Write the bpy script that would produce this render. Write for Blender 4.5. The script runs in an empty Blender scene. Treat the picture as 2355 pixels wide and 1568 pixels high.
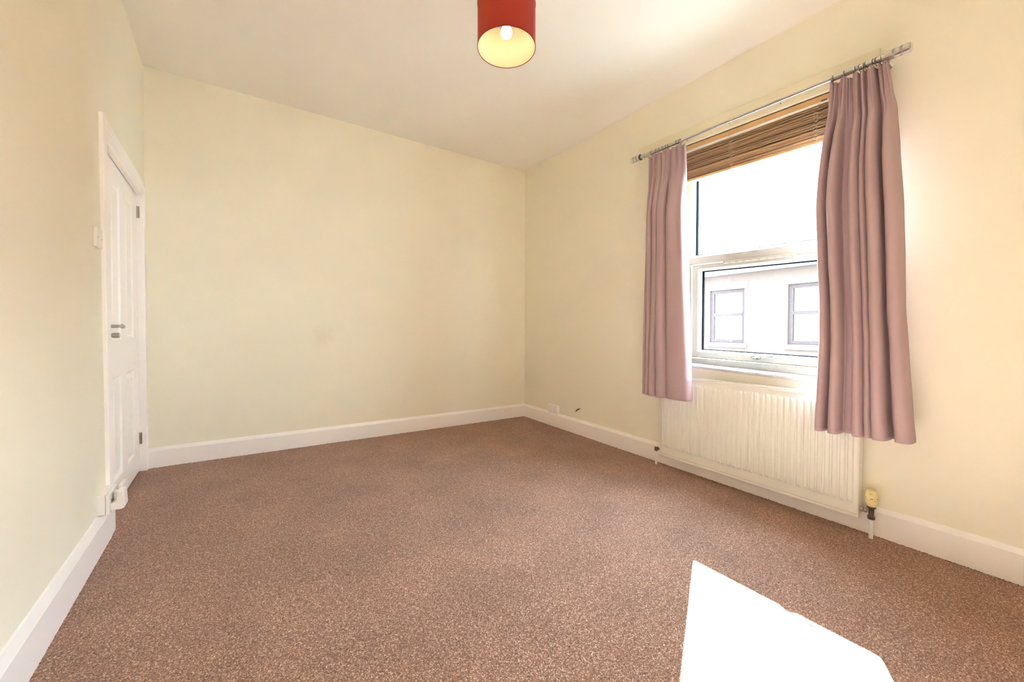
import bpy, bmesh, math, random
from mathutils import Vector, Matrix
random.seed(7)
R = random.random
scn = bpy.context.scene
col = scn.collection

# ------------------------------------------------------------------ camera
CAM_P = Vector((-2.489118, -3.678739, 0.98839))
FWD = Vector((0.53300113, 0.84596, -0.01617036))
RGT = Vector((0.84609443, -0.53302285, 0.00329495))
UPV = Vector((0.00583177, 0.01543786, 0.99986382))
cd = bpy.data.cameras.new('camera')
cam = bpy.data.objects.new('camera', cd)
col.objects.link(cam)
m = Matrix.Identity(4)
for i in range(3):
    m[i][0], m[i][1], m[i][2], m[i][3] = RGT[i], UPV[i], -FWD[i], CAM_P[i]
cam.matrix_world = m
cd.sensor_fit = 'HORIZONTAL'
cd.sensor_width = 36.0
cd.lens = 885.5438 / 2355 * 36.0
cd.shift_y = -10.2386 / 2355
cd.clip_start = 0.02
cd.clip_end = 300
scn.camera = cam

# ------------------------------------------------------------------ world, sun, exposure
SKY = 30.0
SUN = 240.0
BULB = 17.0
w = bpy.data.worlds.new('sky')
scn.world = w
w.use_nodes = True
wn = w.node_tree.nodes
wl = w.node_tree.links
bg = wn['Background']
bg.inputs['Strength'].default_value = SKY
tc = wn.new('ShaderNodeTexCoord')
sp = wn.new('ShaderNodeSeparateXYZ')
rmp = wn.new('ShaderNodeValToRGB')
wl.new(tc.outputs['Generated'], sp.inputs[0])
wl.new(sp.outputs['Z'], rmp.inputs['Fac'])
wl.new(rmp.outputs['Color'], bg.inputs['Color'])
rmp.color_ramp.elements[0].position = 0.0
rmp.color_ramp.elements[0].color = (0.74, 0.90, 1.04, 1)
rmp.color_ramp.elements[1].position = 1.0
rmp.color_ramp.elements[1].color = (0.60, 0.80, 1.08, 1)

sd = bpy.data.lights.new('sun', 'SUN')
sd.energy = SUN
sd.angle = math.radians(0.6)
sd.color = (0.71, 0.90, 1.06)
sun = bpy.data.objects.new('sun', sd)
col.objects.link(sun)
sun.location = (6, 4, 6)
SUND = Vector((-0.866, -0.5, -0.72)).normalized()
sun.rotation_euler = SUND.to_track_quat('-Z', 'Y').to_euler()

vs = scn.view_settings
scn.display_settings.display_device = 'sRGB'
vs.view_transform = 'Standard'
vs.look = 'None'
vs.gamma = 1.0
vs.use_curve_mapping = False
vs.exposure = 0.60
cy = scn.cycles
cy.max_bounces = 14
cy.diffuse_bounces = 10
cy.transmission_bounces = 8
cy.transparent_max_bounces = 12
cy.sample_clamp_indirect = 30
cy.caustics_reflective = False
cy.caustics_refractive = False

# ------------------------------------------------------------------ materials
def mat(name, color, rough=0.5, metal=0.0, bump=0.0, bscale=60.0, var=0.0, vscale=6.0, spec=0.5, coat=0.0, sheen=0.0):
    mt = bpy.data.materials.new(name)
    mt.use_nodes = True
    nt = mt.node_tree
    b = nt.nodes['Principled BSDF']
    b.inputs['Base Color'].default_value = (*color, 1)
    b.inputs['Roughness'].default_value = rough
    b.inputs['Metallic'].default_value = metal
    b.inputs['Specular IOR Level'].default_value = spec
    b.inputs['Coat Weight'].default_value = coat
    b.inputs['Sheen Weight'].default_value = sheen
    t = nt.nodes.new('ShaderNodeTexCoord')
    if var > 0:
        n = nt.nodes.new('ShaderNodeTexNoise')
        n.inputs['Scale'].default_value = vscale
        n.inputs['Detail'].default_value = 4
        nt.links.new(t.outputs['Object'], n.inputs['Vector'])
        r = nt.nodes.new('ShaderNodeValToRGB')
        r.color_ramp.elements[0].position = 0.3
        r.color_ramp.elements[1].position = 0.7
        r.color_ramp.elements[0].color = (*[c * (1 - var) for c in color], 1)
        r.color_ramp.elements[1].color = (*[min(1, c * (1 + var)) for c in color], 1)
        nt.links.new(n.outputs['Fac'], r.inputs['Fac'])
        nt.links.new(r.outputs['Color'], b.inputs['Base Color'])
    if bump > 0:
        n2 = nt.nodes.new('ShaderNodeTexNoise')
        n2.inputs['Scale'].default_value = bscale
        n2.inputs['Detail'].default_value = 3
        nt.links.new(t.outputs['Object'], n2.inputs['Vector'])
        bp = nt.nodes.new('ShaderNodeBump')
        bp.inputs['Strength'].default_value = 1.0
        bp.inputs['Distance'].default_value = bump
        nt.links.new(n2.outputs['Fac'], bp.inputs['Height'])
        nt.links.new(bp.outputs['Normal'], b.inputs['Normal'])
    return mt

M = {}
M['wall'] = mat('cream_wall_paint', (0.868, 0.832, 0.692), 0.6, bump=0.0006, bscale=55, var=0.012, vscale=3, spec=0.1)
M['ceiling'] = mat('ceiling_paint', (0.855, 0.84, 0.785), 0.85, bump=0.0012, bscale=9, var=0.012, vscale=2, spec=0.15)
M['white'] = mat('white_gloss_paint', (0.95, 0.92, 0.90), 0.32, bump=0.0003, bscale=30)
M['batten'] = mat('pale_batten_paint', (0.82, 0.76, 0.56), 0.5)
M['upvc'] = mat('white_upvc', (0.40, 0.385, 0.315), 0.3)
M['plastic'] = mat('white_plastic', (0.90, 0.87, 0.85), 0.35)
M['plastic_edge'] = mat('dark_switch_gap', (0.15, 0.12, 0.10), 0.6)
M['rad'] = mat('radiator_enamel', (0.80, 0.79, 0.71), 0.28)
M['rad_seam'] = mat('radiator_seam', (0.60, 0.52, 0.40), 0.5)
M['chrome'] = mat('chrome', (0.60, 0.59, 0.57), 0.05, metal=1.0)
M['satin'] = mat('satin_nickel', (0.50, 0.47, 0.43), 0.3, metal=1.0)
M['ringmetal'] = mat('dull_ring_metal', (0.22, 0.20, 0.18), 0.3, metal=0.9)
M['sillpaint'] = mat('sill_gloss_paint', (0.55, 0.53, 0.53), 0.35)
M['darkmetal'] = mat('tarnished_brass', (0.20, 0.15, 0.12), 0.35, metal=0.9)
M['hinge'] = mat('steel_hinge', (0.28, 0.22, 0.16), 0.4, metal=0.8)
M['gasket'] = mat('black_rubber_gasket', (0.004, 0.004, 0.005), 0.8, spec=0.0)
M['spacer'] = mat('grey_glazing_spacer', (0.016, 0.020, 0.026), 0.8, spec=0.0)
M['trv'] = mat('yellowed_plastic', (0.82, 0.70, 0.36), 0.4)
M['black'] = mat('black_print', (0.03, 0.025, 0.02), 0.6)
M['cord'] = mat('blind_cord', (0.62, 0.50, 0.36), 0.8)
M['cable'] = mat('frayed_brown_sheath', (0.26, 0.15, 0.05), 0.6, var=0.6, vscale=300)
M['crystal'] = mat('crystal_beads', (0.8, 0.78, 0.7), 0.08, metal=0.6, bump=0.002, bscale=900)
M['slat'] = mat('brown_blind_slat', (0.52, 0.34, 0.185), 0.45)
def per_slat_tone():
    nt = M['slat'].node_tree; b_ = nt.nodes['Principled BSDF']
    nz = nt.nodes.new('ShaderNodeTexNoise'); nz.inputs['Scale'].default_value = 1.0
    tc_ = nt.nodes.new('ShaderNodeTexCoord'); mp_ = nt.nodes.new('ShaderNodeMapping'); mp_.inputs['Scale'].default_value = (120, 2.5, 8)
    nt.links.new(tc_.outputs['Object'], mp_.inputs['Vector']); nt.links.new(mp_.outputs[0], nz.inputs['Vector'])
    rr = nt.nodes.new('ShaderNodeValToRGB'); rr.color_ramp.elements[0].position = 0.3; rr.color_ramp.elements[1].position = 0.7
    rr.color_ramp.elements[0].color = (0.48, 0.305, 0.16, 1); rr.color_ramp.elements[1].color = (0.57, 0.38, 0.215, 1)
    nt.links.new(nz.outputs['Fac'], rr.inputs['Fac']); src = rr.outputs['Color']
    oi = nt.nodes.new('ShaderNodeObjectInfo'); mr = nt.nodes.new('ShaderNodeMapRange')
    mr.inputs['To Min'].default_value = 0.55; mr.inputs['To Max'].default_value = 1.2
    nt.links.new(oi.outputs['Random'], mr.inputs['Value'])
    sc = nt.nodes.new('ShaderNodeVectorMath'); sc.operation = 'SCALE'
    nt.links.new(src, sc.inputs[0]); nt.links.new(mr.outputs[0], sc.inputs['Scale'])
    nt.links.new(sc.outputs[0], b_.inputs['Base Color'])
per_slat_tone()
M['blindwood'] = mat('tan_blind_wood', (0.66, 0.43, 0.20), 0.45, var=0.08, vscale=9)
M['liprail'] = mat('pale_metal_lip', (0.93, 0.90, 0.80), 0.25, coat=0.5)
M['road'] = mat('asphalt', (0.22, 0.22, 0.22), 0.9, bump=0.003, bscale=80)
M['pavement'] = mat('pavement', (0.35, 0.33, 0.31), 0.9)
M['lintel'] = mat('painted_stone', (0.085, 0.072, 0.062), 0.8, spec=0.0)
M['brownframe'] = mat('brown_window_frame', (0.038, 0.028, 0.027), 0.8, var=0.35, vscale=40, spec=0.0)
M['net'] = mat('net_curtain', (0.12, 0.105, 0.095), 0.8, var=0.10, vscale=16)
M['slate'] = mat('roof_slate', (0.17, 0.18, 0.20), 0.7, bump=0.01, bscale=14, var=0.2, vscale=8)
M['gutter'] = mat('grey_gutter', (0.14, 0.17, 0.19), 0.5)
M['extbrick'] = mat('outer_wall', (0.35, 0.2, 0.15), 0.9)

def back_wall_stain():
    nt = M['wall'].node_tree
    b = nt.nodes['Principled BSDF']
    src = b.inputs['Base Color'].links[0].from_socket
    geo = nt.nodes.new('ShaderNodeNewGeometry')
    vd = nt.nodes.new('ShaderNodeVectorMath'); vd.operation = 'DISTANCE'
    vd.inputs[1].default_value = (-2.10, 0.0, 0.93)
    nt.links.new(geo.outputs['Position'], vd.inputs[0])
    n = nt.nodes.new('ShaderNodeTexNoise'); n.inputs['Scale'].default_value = 14
    nt.links.new(geo.outputs['Position'], n.inputs['Vector'])
    ad = nt.nodes.new('ShaderNodeMath'); ad.operation = 'MULTIPLY_ADD'
    ad.inputs[1].default_value = 0.14
    nt.links.new(n.outputs['Fac'], ad.inputs[0])
    nt.links.new(vd.outputs['Value'], ad.inputs[2])
    mr = nt.nodes.new('ShaderNodeMapRange')
    mr.interpolation_type = 'SMOOTHSTEP'
    mr.inputs['From Min'].default_value = 0.07
    mr.inputs['From Max'].default_value = 0.20
    mr.inputs['To Min'].default_value = 0.30
    mr.inputs['To Max'].default_value = 0.0
    nt.links.new(ad.outputs[0], mr.inputs['Value'])
    mx = nt.nodes.new('ShaderNodeMix'); mx.data_type = 'RGBA'
    nt.links.new(mr.outputs[0], mx.inputs['Factor'])
    nt.links.new(src, mx.inputs['A'])
    mx.inputs['B'].default_value = (0.70, 0.60, 0.43, 1)
    nt.links.new(mx.outputs['Result'], b.inputs['Base Color'])
back_wall_stain()

def carpet_mat():
    mt = bpy.data.materials.new('brown_loop_carpet')
    mt.use_nodes = True
    nt = mt.node_tree
    b = nt.nodes['Principled BSDF']
    b.inputs['Roughness'].default_value = 0.95
    b.inputs['Specular IOR Level'].default_value = 0.1
    b.inputs['Sheen Weight'].default_value = 0.15
    b.inputs['Sheen Roughness'].default_value = 0.6
    t = nt.nodes.new('ShaderNodeTexCoord')
    v = nt.nodes.new('ShaderNodeTexVoronoi'); v.inputs['Scale'].default_value = 400
    nt.links.new(t.outputs['Object'], v.inputs['Vector'])
    sep = nt.nodes.new('ShaderNodeSeparateColor')
    nt.links.new(v.outputs['Color'], sep.inputs[0])
    n = nt.nodes.new('ShaderNodeTexNoise'); n.inputs['Scale'].default_value = 120; n.inputs['Detail'].default_value = 3; n.inputs['Roughness'].default_value = 0.75
    nt.links.new(t.outputs['Object'], n.inputs['Vector'])
    mix = nt.nodes.new('ShaderNodeMath'); mix.operation = 'MULTIPLY_ADD'; mix.inputs[1].default_value = 0.55
    nt.links.new(sep.outputs[0], mix.inputs[0])
    m2 = nt.nodes.new('ShaderNodeMath'); m2.operation = 'MULTIPLY'; m2.inputs[1].default_value = 0.5
    nt.links.new(n.outputs['Fac'], m2.inputs[0])
    nt.links.new(m2.outputs[0], mix.inputs[2])
    r = nt.nodes.new('ShaderNodeValToRGB')
    cr = r.color_ramp
    cr.elements[0].position = 0.20; cr.elements[0].color = (0.060, 0.028, 0.018, 1)
    cr.elements[1].position = 0.86; cr.elements[1].color = (0.80, 0.62, 0.50, 1)
    e = cr.elements.new(0.36); e.color = (0.22, 0.105, 0.066, 1)
    e = cr.elements.new(0.66); e.color = (0.345, 0.177, 0.112, 1)
    nt.links.new(mix.outputs[0], r.inputs['Fac'])
    n3 = nt.nodes.new('ShaderNodeTexNoise'); n3.inputs['Scale'].default_value = 3.0; n3.inputs['Detail'].default_value = 3
    nt.links.new(t.outputs['Object'], n3.inputs['Vector'])
    mr = nt.nodes.new('ShaderNodeMapRange'); mr.inputs['To Min'].default_value = 0.86; mr.inputs['To Max'].default_value = 1.12
    mr.inputs['From Min'].default_value = 0.3; mr.inputs['From Max'].default_value = 0.7
    nt.links.new(n3.outputs['Fac'], mr.inputs['Value'])
    mx = nt.nodes.new('ShaderNodeVectorMath'); mx.operation = 'SCALE'
    nt.links.new(r.outputs['Color'], mx.inputs[0]); nt.links.new(mr.outputs[0], mx.inputs['Scale'])
    nt.links.new(mx.outputs[0], b.inputs['Base Color'])
    bp = nt.nodes.new('ShaderNodeBump'); bp.inputs['Strength'].default_value = 0.6; bp.inputs['Distance'].default_value = 0.003
    nt.links.new(mix.outputs[0], bp.inputs['Height'])
    nt.links.new(bp.outputs['Normal'], b.inputs['Normal'])
    return mt
M['carpet'] = carpet_mat()

def brick_mat():
    mt = bpy.data.materials.new('pale_red_brick')
    mt.use_nodes = True
    nt = mt.node_tree
    b = nt.nodes['Principled BSDF']; b.inputs['Roughness'].default_value = 0.9; b.inputs['Specular IOR Level'].default_value = 0.0
    t = nt.nodes.new('ShaderNodeTexCoord')
    mp = nt.nodes.new('ShaderNodeMapping'); mp.inputs['Rotation'].default_value = (math.pi / 2, 0, math.pi / 2)
    # use object y,z as brick u,v
    sx = nt.nodes.new('ShaderNodeSeparateXYZ'); cx = nt.nodes.new('ShaderNodeCombineXYZ')
    nt.links.new(t.outputs['Object'], sx.inputs[0])
    nt.links.new(sx.outputs['Y'], cx.inputs['X']); nt.links.new(sx.outputs['Z'], cx.inputs['Y'])
    br = nt.nodes.new('ShaderNodeTexBrick')
    br.inputs['Scale'].default_value = 1.0
    br.inputs['Brick Width'].default_value = 0.225; br.inputs['Row Height'].default_value = 0.075
    br.inputs['Mortar Size'].default_value = 0.006
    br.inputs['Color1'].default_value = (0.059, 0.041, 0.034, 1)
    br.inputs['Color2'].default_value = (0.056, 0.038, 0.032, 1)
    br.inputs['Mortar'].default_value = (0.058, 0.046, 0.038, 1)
    nt.links.new(cx.outputs[0], br.inputs['Vector'])
    nt.links.new(br.outputs['Color'], b.inputs['Base Color'])
    return mt
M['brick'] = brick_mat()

def glass_mat(name='window_glass', tint=(0.96, 0.98, 0.97)):
    mt = bpy.data.materials.new(name)
    mt.use_nodes = True
    nt = mt.node_tree
    nt.nodes.remove(nt.nodes['Principled BSDF'])
    out = nt.nodes['Material Output']
    tr = nt.nodes.new('ShaderNodeBsdfTransparent'); tr.inputs['Color'].default_value = (*tint, 1)
    gl = nt.nodes.new('ShaderNodeBsdfGlossy'); gl.inputs['Roughness'].default_value = 0.02
    lwt = nt.nodes.new('ShaderNodeLayerWeight'); lwt.inputs['Blend'].default_value = 0.5
    pw = nt.nodes.new('ShaderNodeMath'); pw.operation = 'POWER'; pw.inputs[1].default_value = 5
    nt.links.new(lwt.outputs['Facing'], pw.inputs[0])
    fr = nt.nodes.new('ShaderNodeMath'); fr.operation = 'MULTIPLY_ADD'; fr.inputs[1].default_value = 0.9; fr.inputs[2].default_value = 0.035
    nt.links.new(pw.outputs[0], fr.inputs[0])
    mx = nt.nodes.new('ShaderNodeMixShader')
    nt.links.new(fr.outputs[0], mx.inputs[0]); nt.links.new(tr.outputs[0], mx.inputs[1]); nt.links.new(gl.outputs[0], mx.inputs[2])
    nt.links.new(mx.outputs[0], out.inputs['Surface'])
    return mt
M['glass'] = glass_mat()

def cloth_mat(name, c, trans, amount, rough=0.8, weave=900):
    mt = bpy.data.materials.new(name)
    mt.use_nodes = True
    nt = mt.node_tree
    b = nt.nodes['Principled BSDF']
    b.inputs['Base Color'].default_value = (*c, 1); b.inputs['Roughness'].default_value = rough
    b.inputs['Specular IOR Level'].default_value = 0.25
    b.inputs['Sheen Weight'].default_value = 0.1
    out = nt.nodes['Material Output']
    tl = nt.nodes.new('ShaderNodeBsdfTranslucent'); tl.inputs['Color'].default_value = (*trans, 1)
    mx = nt.nodes.new('ShaderNodeMixShader'); mx.inputs[0].default_value = amount
    nt.links.new(b.outputs[0], mx.inputs[1]); nt.links.new(tl.outputs[0], mx.inputs[2])
    nt.links.new(mx.outputs[0], out.inputs['Surface'])
    t = nt.nodes.new('ShaderNodeTexCoord')
    n = nt.nodes.new('ShaderNodeTexNoise'); n.inputs['Scale'].default_value = weave
    nt.links.new(t.outputs['Object'], n.inputs['Vector'])
    bp = nt.nodes.new('ShaderNodeBump'); bp.inputs['Distance'].default_value = 0.0004; bp.inputs['Strength'].default_value = 0.5
    nt.links.new(n.outputs['Fac'], bp.inputs['Height'])
    nt.links.new(bp.outputs['Normal'], b.inputs['Normal'])
    return mt
M['curtain'] = cloth_mat('dusty_mauve_curtain_fabric', (0.48, 0.350, 0.365), (0.35, 0.25, 0.26), 0.04)
M['shade_out'] = cloth_mat('red_shade_fabric', (0.24, 0.022, 0.024), (0.95, 0.14, 0.04), 0.20)
M['shade_in'] = cloth_mat('cream_shade_lining', (0.85, 0.82, 0.58), (0.95, 0.85, 0.7), 0.4)
M['seam'] = cloth_mat('red_shade_seam', (0.30, 0.02, 0.025), (0.3, 0.02, 0.02), 0.1)

def emit_mat(name, c, s):
    mt = bpy.data.materials.new(name)
    mt.use_nodes = True
    nt = mt.node_tree
    b = nt.nodes['Principled BSDF']
    b.inputs['Base Color'].default_value = (0.9, 0.9, 0.9, 1)
    b.inputs['Emission Color'].default_value = (*c, 1)
    b.inputs['Emission Strength'].default_value = s
    return mt
M['bulb'] = emit_mat('lit_bulb', (1.0, 0.90, 0.60), BULB)

# ------------------------------------------------------------------ mesh helpers
class MB:
    def __init__(s): s.v = []; s.f = []
    def quad(s, pts):
        i = len(s.v); s.v += [tuple(p) for p in pts]; s.f.append(tuple(range(i, i + len(pts)))); return s
    def hexa(s, p):                       # 8 points: bottom loop 0-3, top loop 4-7
        i = len(s.v); s.v += [tuple(q) for q in p]
        for f in ((0, 3, 2, 1), (4, 5, 6, 7), (0, 1, 5, 4), (1, 2, 6, 5), (2, 3, 7, 6), (3, 0, 4, 7)):
            s.f.append(tuple(i + k for k in f))
        return s
    def box(s, x0, x1, y0, y1, z0, z1, fn=None):
        p = [(x0, y0, z0), (x1, y0, z0), (x1, y1, z0), (x0, y1, z0), (x0, y0, z1), (x1, y0, z1), (x1, y1, z1), (x0, y1, z1)]
        if fn: p = [fn(*q) for q in p]
        return s.hexa(p)
    def tube(s, pts, r, n=8, caps=True, closed=False):
        pts = [Vector(p) for p in pts]
        rs = r if isinstance(r, (list, tuple)) else [r] * len(pts)
        i0 = len(s.v); L = len(pts)
        prev = None
        for k, p in enumerate(pts):
            a = pts[(k - 1) % L] if (k or closed) else p
            b = pts[(k + 1) % L] if (k < L - 1 or closed) else p
            d = (b - a).normalized()
            if prev is None:
                ref = Vector((0, 0, 1)) if abs(d.z) < 0.9 else Vector((1, 0, 0))
                u = d.cross(ref).normalized()
            else:
                u = (prev - d * prev.dot(d)).normalized()
            prev = u
            vv = d.cross(u)
            for j in range(n):
                t = 2 * math.pi * j / n
                s.v.append(tuple(p + (u * math.cos(t) + vv * math.sin(t)) * rs[k]))
        for k in range(L if closed else L - 1):
            k2 = (k + 1) % L
            for j in range(n):
                s.f.append((i0 + k * n + j, i0 + k * n + (j + 1) % n, i0 + k2 * n + (j + 1) % n, i0 + k2 * n + j))
        if caps and not closed:
            s.f.append(tuple(i0 + j for j in range(n))[::-1])
            s.f.append(tuple(i0 + (L - 1) * n + j for j in range(n)))
        return s
    def lathe(s, c, prof, n=32, axis='Z'):   # prof: (r, h)
        i0 = len(s.v)
        for (r, h) in prof:
            for j in range(n):
                t = 2 * math.pi * j / n
                a, b = r * math.cos(t), r * math.sin(t)
                q = (a, b, h) if axis == 'Z' else ((h, a, b) if axis == 'X' else (a, h, b))
                s.v.append((c[0] + q[0], c[1] + q[1], c[2] + q[2]))
        for k in range(len(prof) - 1):
            for j in range(n):
                s.f.append((i0 + k * n + j, i0 + k * n + (j + 1) % n, i0 + (k + 1) * n + (j + 1) % n, i0 + (k + 1) * n + j))
        return s
    def extrude_profile(s, prof, p0, p1, fn):   # prof: list of (a,b); fn(t,a,b)->point for t in p0..p1
        n = len(prof); i = len(s.v)
        for t in (p0, p1):
            for a, b in prof: s.v.append(tuple(fn(t, a, b)))
        for k in range(n):
            s.f.append((i + k, i + (k + 1) % n, i + n + (k + 1) % n, i + n + k))
        s.f.append(tuple(i + k for k in range(n))[::-1]); s.f.append(tuple(i + n + k for k in range(n)))
        return s
    def obj(s, name, material, parent=None, smooth=False, bevel=0.0, fn=None, recalc=True, auto=None):
        me = bpy.data.meshes.new(name)
        v = [tuple(fn(*p)) for p in s.v] if fn else s.v
        me.from_pydata(v, [], s.f)
        if recalc:
            bm = bmesh.new(); bm.from_mesh(me)
            bmesh.ops.recalc_face_normals(bm, faces=bm.faces[:])
            bm.to_mesh(me); bm.free()
        me.materials.append(M[material] if isinstance(material, str) else material)
        if smooth:
            me.polygons.foreach_set('use_smooth', [True] * len(me.polygons))
            if auto:
                bm = bmesh.new(); bm.from_mesh(me)
                for e in bm.edges:
                    if len(e.link_faces) == 2 and e.calc_face_angle(0) > math.radians(auto): e.smooth = False
                bm.to_mesh(me); bm.free()
        o = bpy.data.objects.new(name, me)
        col.objects.link(o)
        if parent: o.parent = parent
        if bevel > 0:
            bv = o.modifiers.new('bevel', 'BEVEL'); bv.width = bevel; bv.segments = 2; bv.limit_method = 'ANGLE'
        return o

def tag(o, label=None, cat=None, group=None, kind=None):
    if label: o['label'] = label
    if cat: o['category'] = cat
    if group: o['group'] = group
    if kind: o['kind'] = kind
    return o
def empty(name, loc):
    o = bpy.data.objects.new(name, None); col.objects.link(o); o.location = loc
    o.empty_display_size = 0.05
    return o
def part(mb, name, material, root, **k):     # world-space mesh made a child of an empty
    L = root.location
    f0 = k.pop('fn', None)
    def f(x, y, z):
        p = f0(x, y, z) if f0 else (x, y, z)
        return (p[0] - L.x, p[1] - L.y, p[2] - L.z)
    return mb.obj(name, material, root, fn=f, **k)
def sub(mb, name, material, prt, root, **k):   # sub-part under a part (parts sit at their root's origin)
    o = part(mb, name, material, root, **k); o.parent = prt
    return o

# ------------------------------------------------------------------ room geometry
H = 2.8
LX, YL, LS = -3.2245, -0.0022, -0.0682
YR = -4.30                                   # rear wall behind the camera
def lw(o, y, z): return (LX + (y - YL) * LS + o, y, z)      # left wall local: o = distance out of the wall
def ceil_z(x, y):
    a = min(1, max(0, -x / 3.22))
    zr = H + 0.040 * y
    z = zr * (1 - a) + 2.828 * a
    if y < -0.3:
        t = min(1, max(0, -x / 0.20)); k = min(1, (-y - 0.3) / 0.8)
        z += 0.065 * k * (t * t * (3 - 2 * t)) * max(0, 1 - a)
    return z
def tz(x, y, z): return (x, y, z * (1 + 0.024 * (y + 2.0)))

# floor (fitted carpet)
f = MB()
f.box(LX - 0.6, 0.0, YR - 0.1, 0.0, -0.12, 0.0)
fl = f.obj('floor', 'carpet'); tag(fl, 'speckled reddish brown loop pile carpet', 'floor', kind='structure')
# fuzzy carpet edge where it meets the skirting boards
fz = MB()
def fuzz(p0, p1, nrm, n):
    for i in range(n):
        t = (i + R()) / n
        x = p0[0] + (p1[0] - p0[0]) * t; y = p0[1] + (p1[1] - p0[1]) * t
        ww = 0.003 + 0.004 * R(); hh = 0.0015 + 0.0035 * R() ** 2
        tx, ty = (p1[0] - p0[0]), (p1[1] - p0[1]); L = math.hypot(tx, ty); tx /= L; ty /= L
        a = (x - tx * ww, y - ty * ww, -0.001); b = (x + tx * ww, y + ty * ww, -0.001)
        c = (x + nrm[0] * 0.006, y + nrm[1] * 0.006, -0.001); d = (x + nrm[0] * 0.001, y + nrm[1] * 0.001, hh)
        i0 = len(fz.v); fz.v += [a, b, c, d]; fz.f += [(i0, i0 + 2, i0 + 3), (i0 + 2, i0 + 1, i0 + 3), (i0 + 1, i0, i0 + 3)]
fuzz((-0.019, -0.02), (-0.019, -4.0), (-1, 0), 1100)
fuzz((-3.2, -0.019), (-0.02, -0.019), (0, -1), 800)
fuzz(lw(0.019, -1.12, 0), lw(0.019, -3.6, 0), (1, 0), 800)
fe = fz.obj('carpet_edge', 'carpet', fl); tag(fe, kind='stuff')

# back wall
b = MB(); b.box(LX - 0.6, 0.14, 0.0, 0.14, -0.1, 3.0)
tag(b.obj('wall_back', 'wall'), 'plain cream painted back wall', 'wall', kind='structure')
# rear wall behind the camera
b = MB(); b.box(LX - 0.4, 0.14, YR - 0.14, YR, -0.1, 3.0)
tag(b.obj('wall_rear', 'wall'), 'plain cream wall behind the viewer', 'wall', kind='structure')
# left wall with door opening y -1.07 .. -0.035, z 0..1.945
DY0, DY1, DZ = -1.075, -0.045, 1.975
b = MB()
b.hexa([lw(-0.16, YR, -0.1), lw(0, YR, -0.1), lw(0, -1.053, -0.1), lw(-0.16, -1.053, -0.1), lw(-0.16, YR, DZ), lw(0, YR, DZ), lw(0, -1.085, DZ), lw(-0.16, -1.085, DZ)])
b.box(-0.16, 0, YR, DY1, DZ, 3.0, lw)
b.box(-0.16, 0, DY1, 0.0, -0.1, 3.0, lw)
tag(b.obj('wall_left', 'wall'), 'cream painted left wall with the door', 'wall', kind='structure')
# right wall with window opening
WY0, WY1, WZ0, WZ1 = -2.93, -1.975, 0.735, 2.285
WT = 0.28
b = MB()
def rw(y0, y1, z0, z1, tilt0=False, tilt1=False):
    p = [(0, y0, z0), (WT, y0, z0), (WT, y1, z0), (0, y1, z0), (0, y0, z1), (WT, y0, z1), (WT, y1, z1), (0, y1, z1)]
    q = []
    for k, (x, y, z) in enumerate(p):
        if (k < 4 and tilt0) or (k >= 4 and tilt1): z = tz(x, y, z)[2]
        q.append((x, y, z))
    b.hexa(q)
rw(WY1, 0.0, -0.1, 3.0)
rw(YR, WY0, -0.1, 3.0)
rw(WY0, WY1, -0.1, WZ0, False, True)
rw(WY0, WY1, WZ1, 3.0, True, False)
tag(b.obj('wall_right', 'wall'), 'cream painted right wall around the window', 'wall', kind='structure')
# ceiling, gently uneven, curving down into the window wall
g = MB(); NX, NY = 72, 60
for j in range(NY + 1):
    y = 0.0 + (YR - 0.02) * j / NY
    for i in range(NX + 1):
        x = -3.5 * (i / NX) ** 1.6
        wob = 0.004 * math.sin(3.1 * y + 1.3) * math.sin(2.3 * x) + 0.003 * math.sin(5.3 * y + x * 4)
        if y > -0.05 or x > -0.02: wob = 0
        g.v.append((x, y, ceil_z(x, y) + wob))
for j in range(NY):
    for i in range(NX):
        a = j * (NX + 1) + i
        g.f.append((a, a + 1, a + NX + 2, a + NX + 1))
n0 = len(g.v)
g.box(-3.8, 0.16, YR - 0.15, 0.15, 2.95, 3.05)
ce = g.obj('ceiling', 'ceiling', smooth=True, auto=50); tag(ce, 'off white plastered ceiling', 'ceiling', kind='structure')

# skirting boards
SK = [(0, 0), (0.018, 0), (0.018, 0.120), (0.015, 0.126), (0.006, 0.141), (0, 0.143)]
b = MB(); b.extrude_profile(SK, LX + 0.003, -0.0, lambda t, a, c: (t, -a, c))
tag(b.obj('baseboard_back', 'white'), 'white skirting board along the back wall', 'skirting board', kind='structure')
b = MB(); b.extrude_profile(SK, YR, -0.0, lambda t, a, c: (-a, t, c))
tag(b.obj('baseboard_right', 'white'), 'white skirting board below the window', 'skirting board', kind='structure')
SKL = [(0, 0), (0.020, 0), (0.020, 0.128), (0.016, 0.136), (0.006, 0.158), (0, 0.161)]
b = MB(); b.extrude_profile(SKL, YR, -1.12, lambda t, a, c: lw(a, t, c))
tag(b.obj('baseboard_left', 'white'), 'white skirting board along the left wall', 'skirting board', kind='structure')
b = MB(); b.extrude_profile(SK, LX, 0, lambda t, a, c: (t, YR + a, c))
tag(b.obj('baseboard_rear', 'white'), 'white skirting board behind the viewer', 'skirting board', kind='structure')

# ------------------------------------------------------------------ door
door = empty('door_1', lw(0, -0.55, 0)); tag(door, 'white four panel door at the back of the left wall', 'door', kind='structure')
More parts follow.
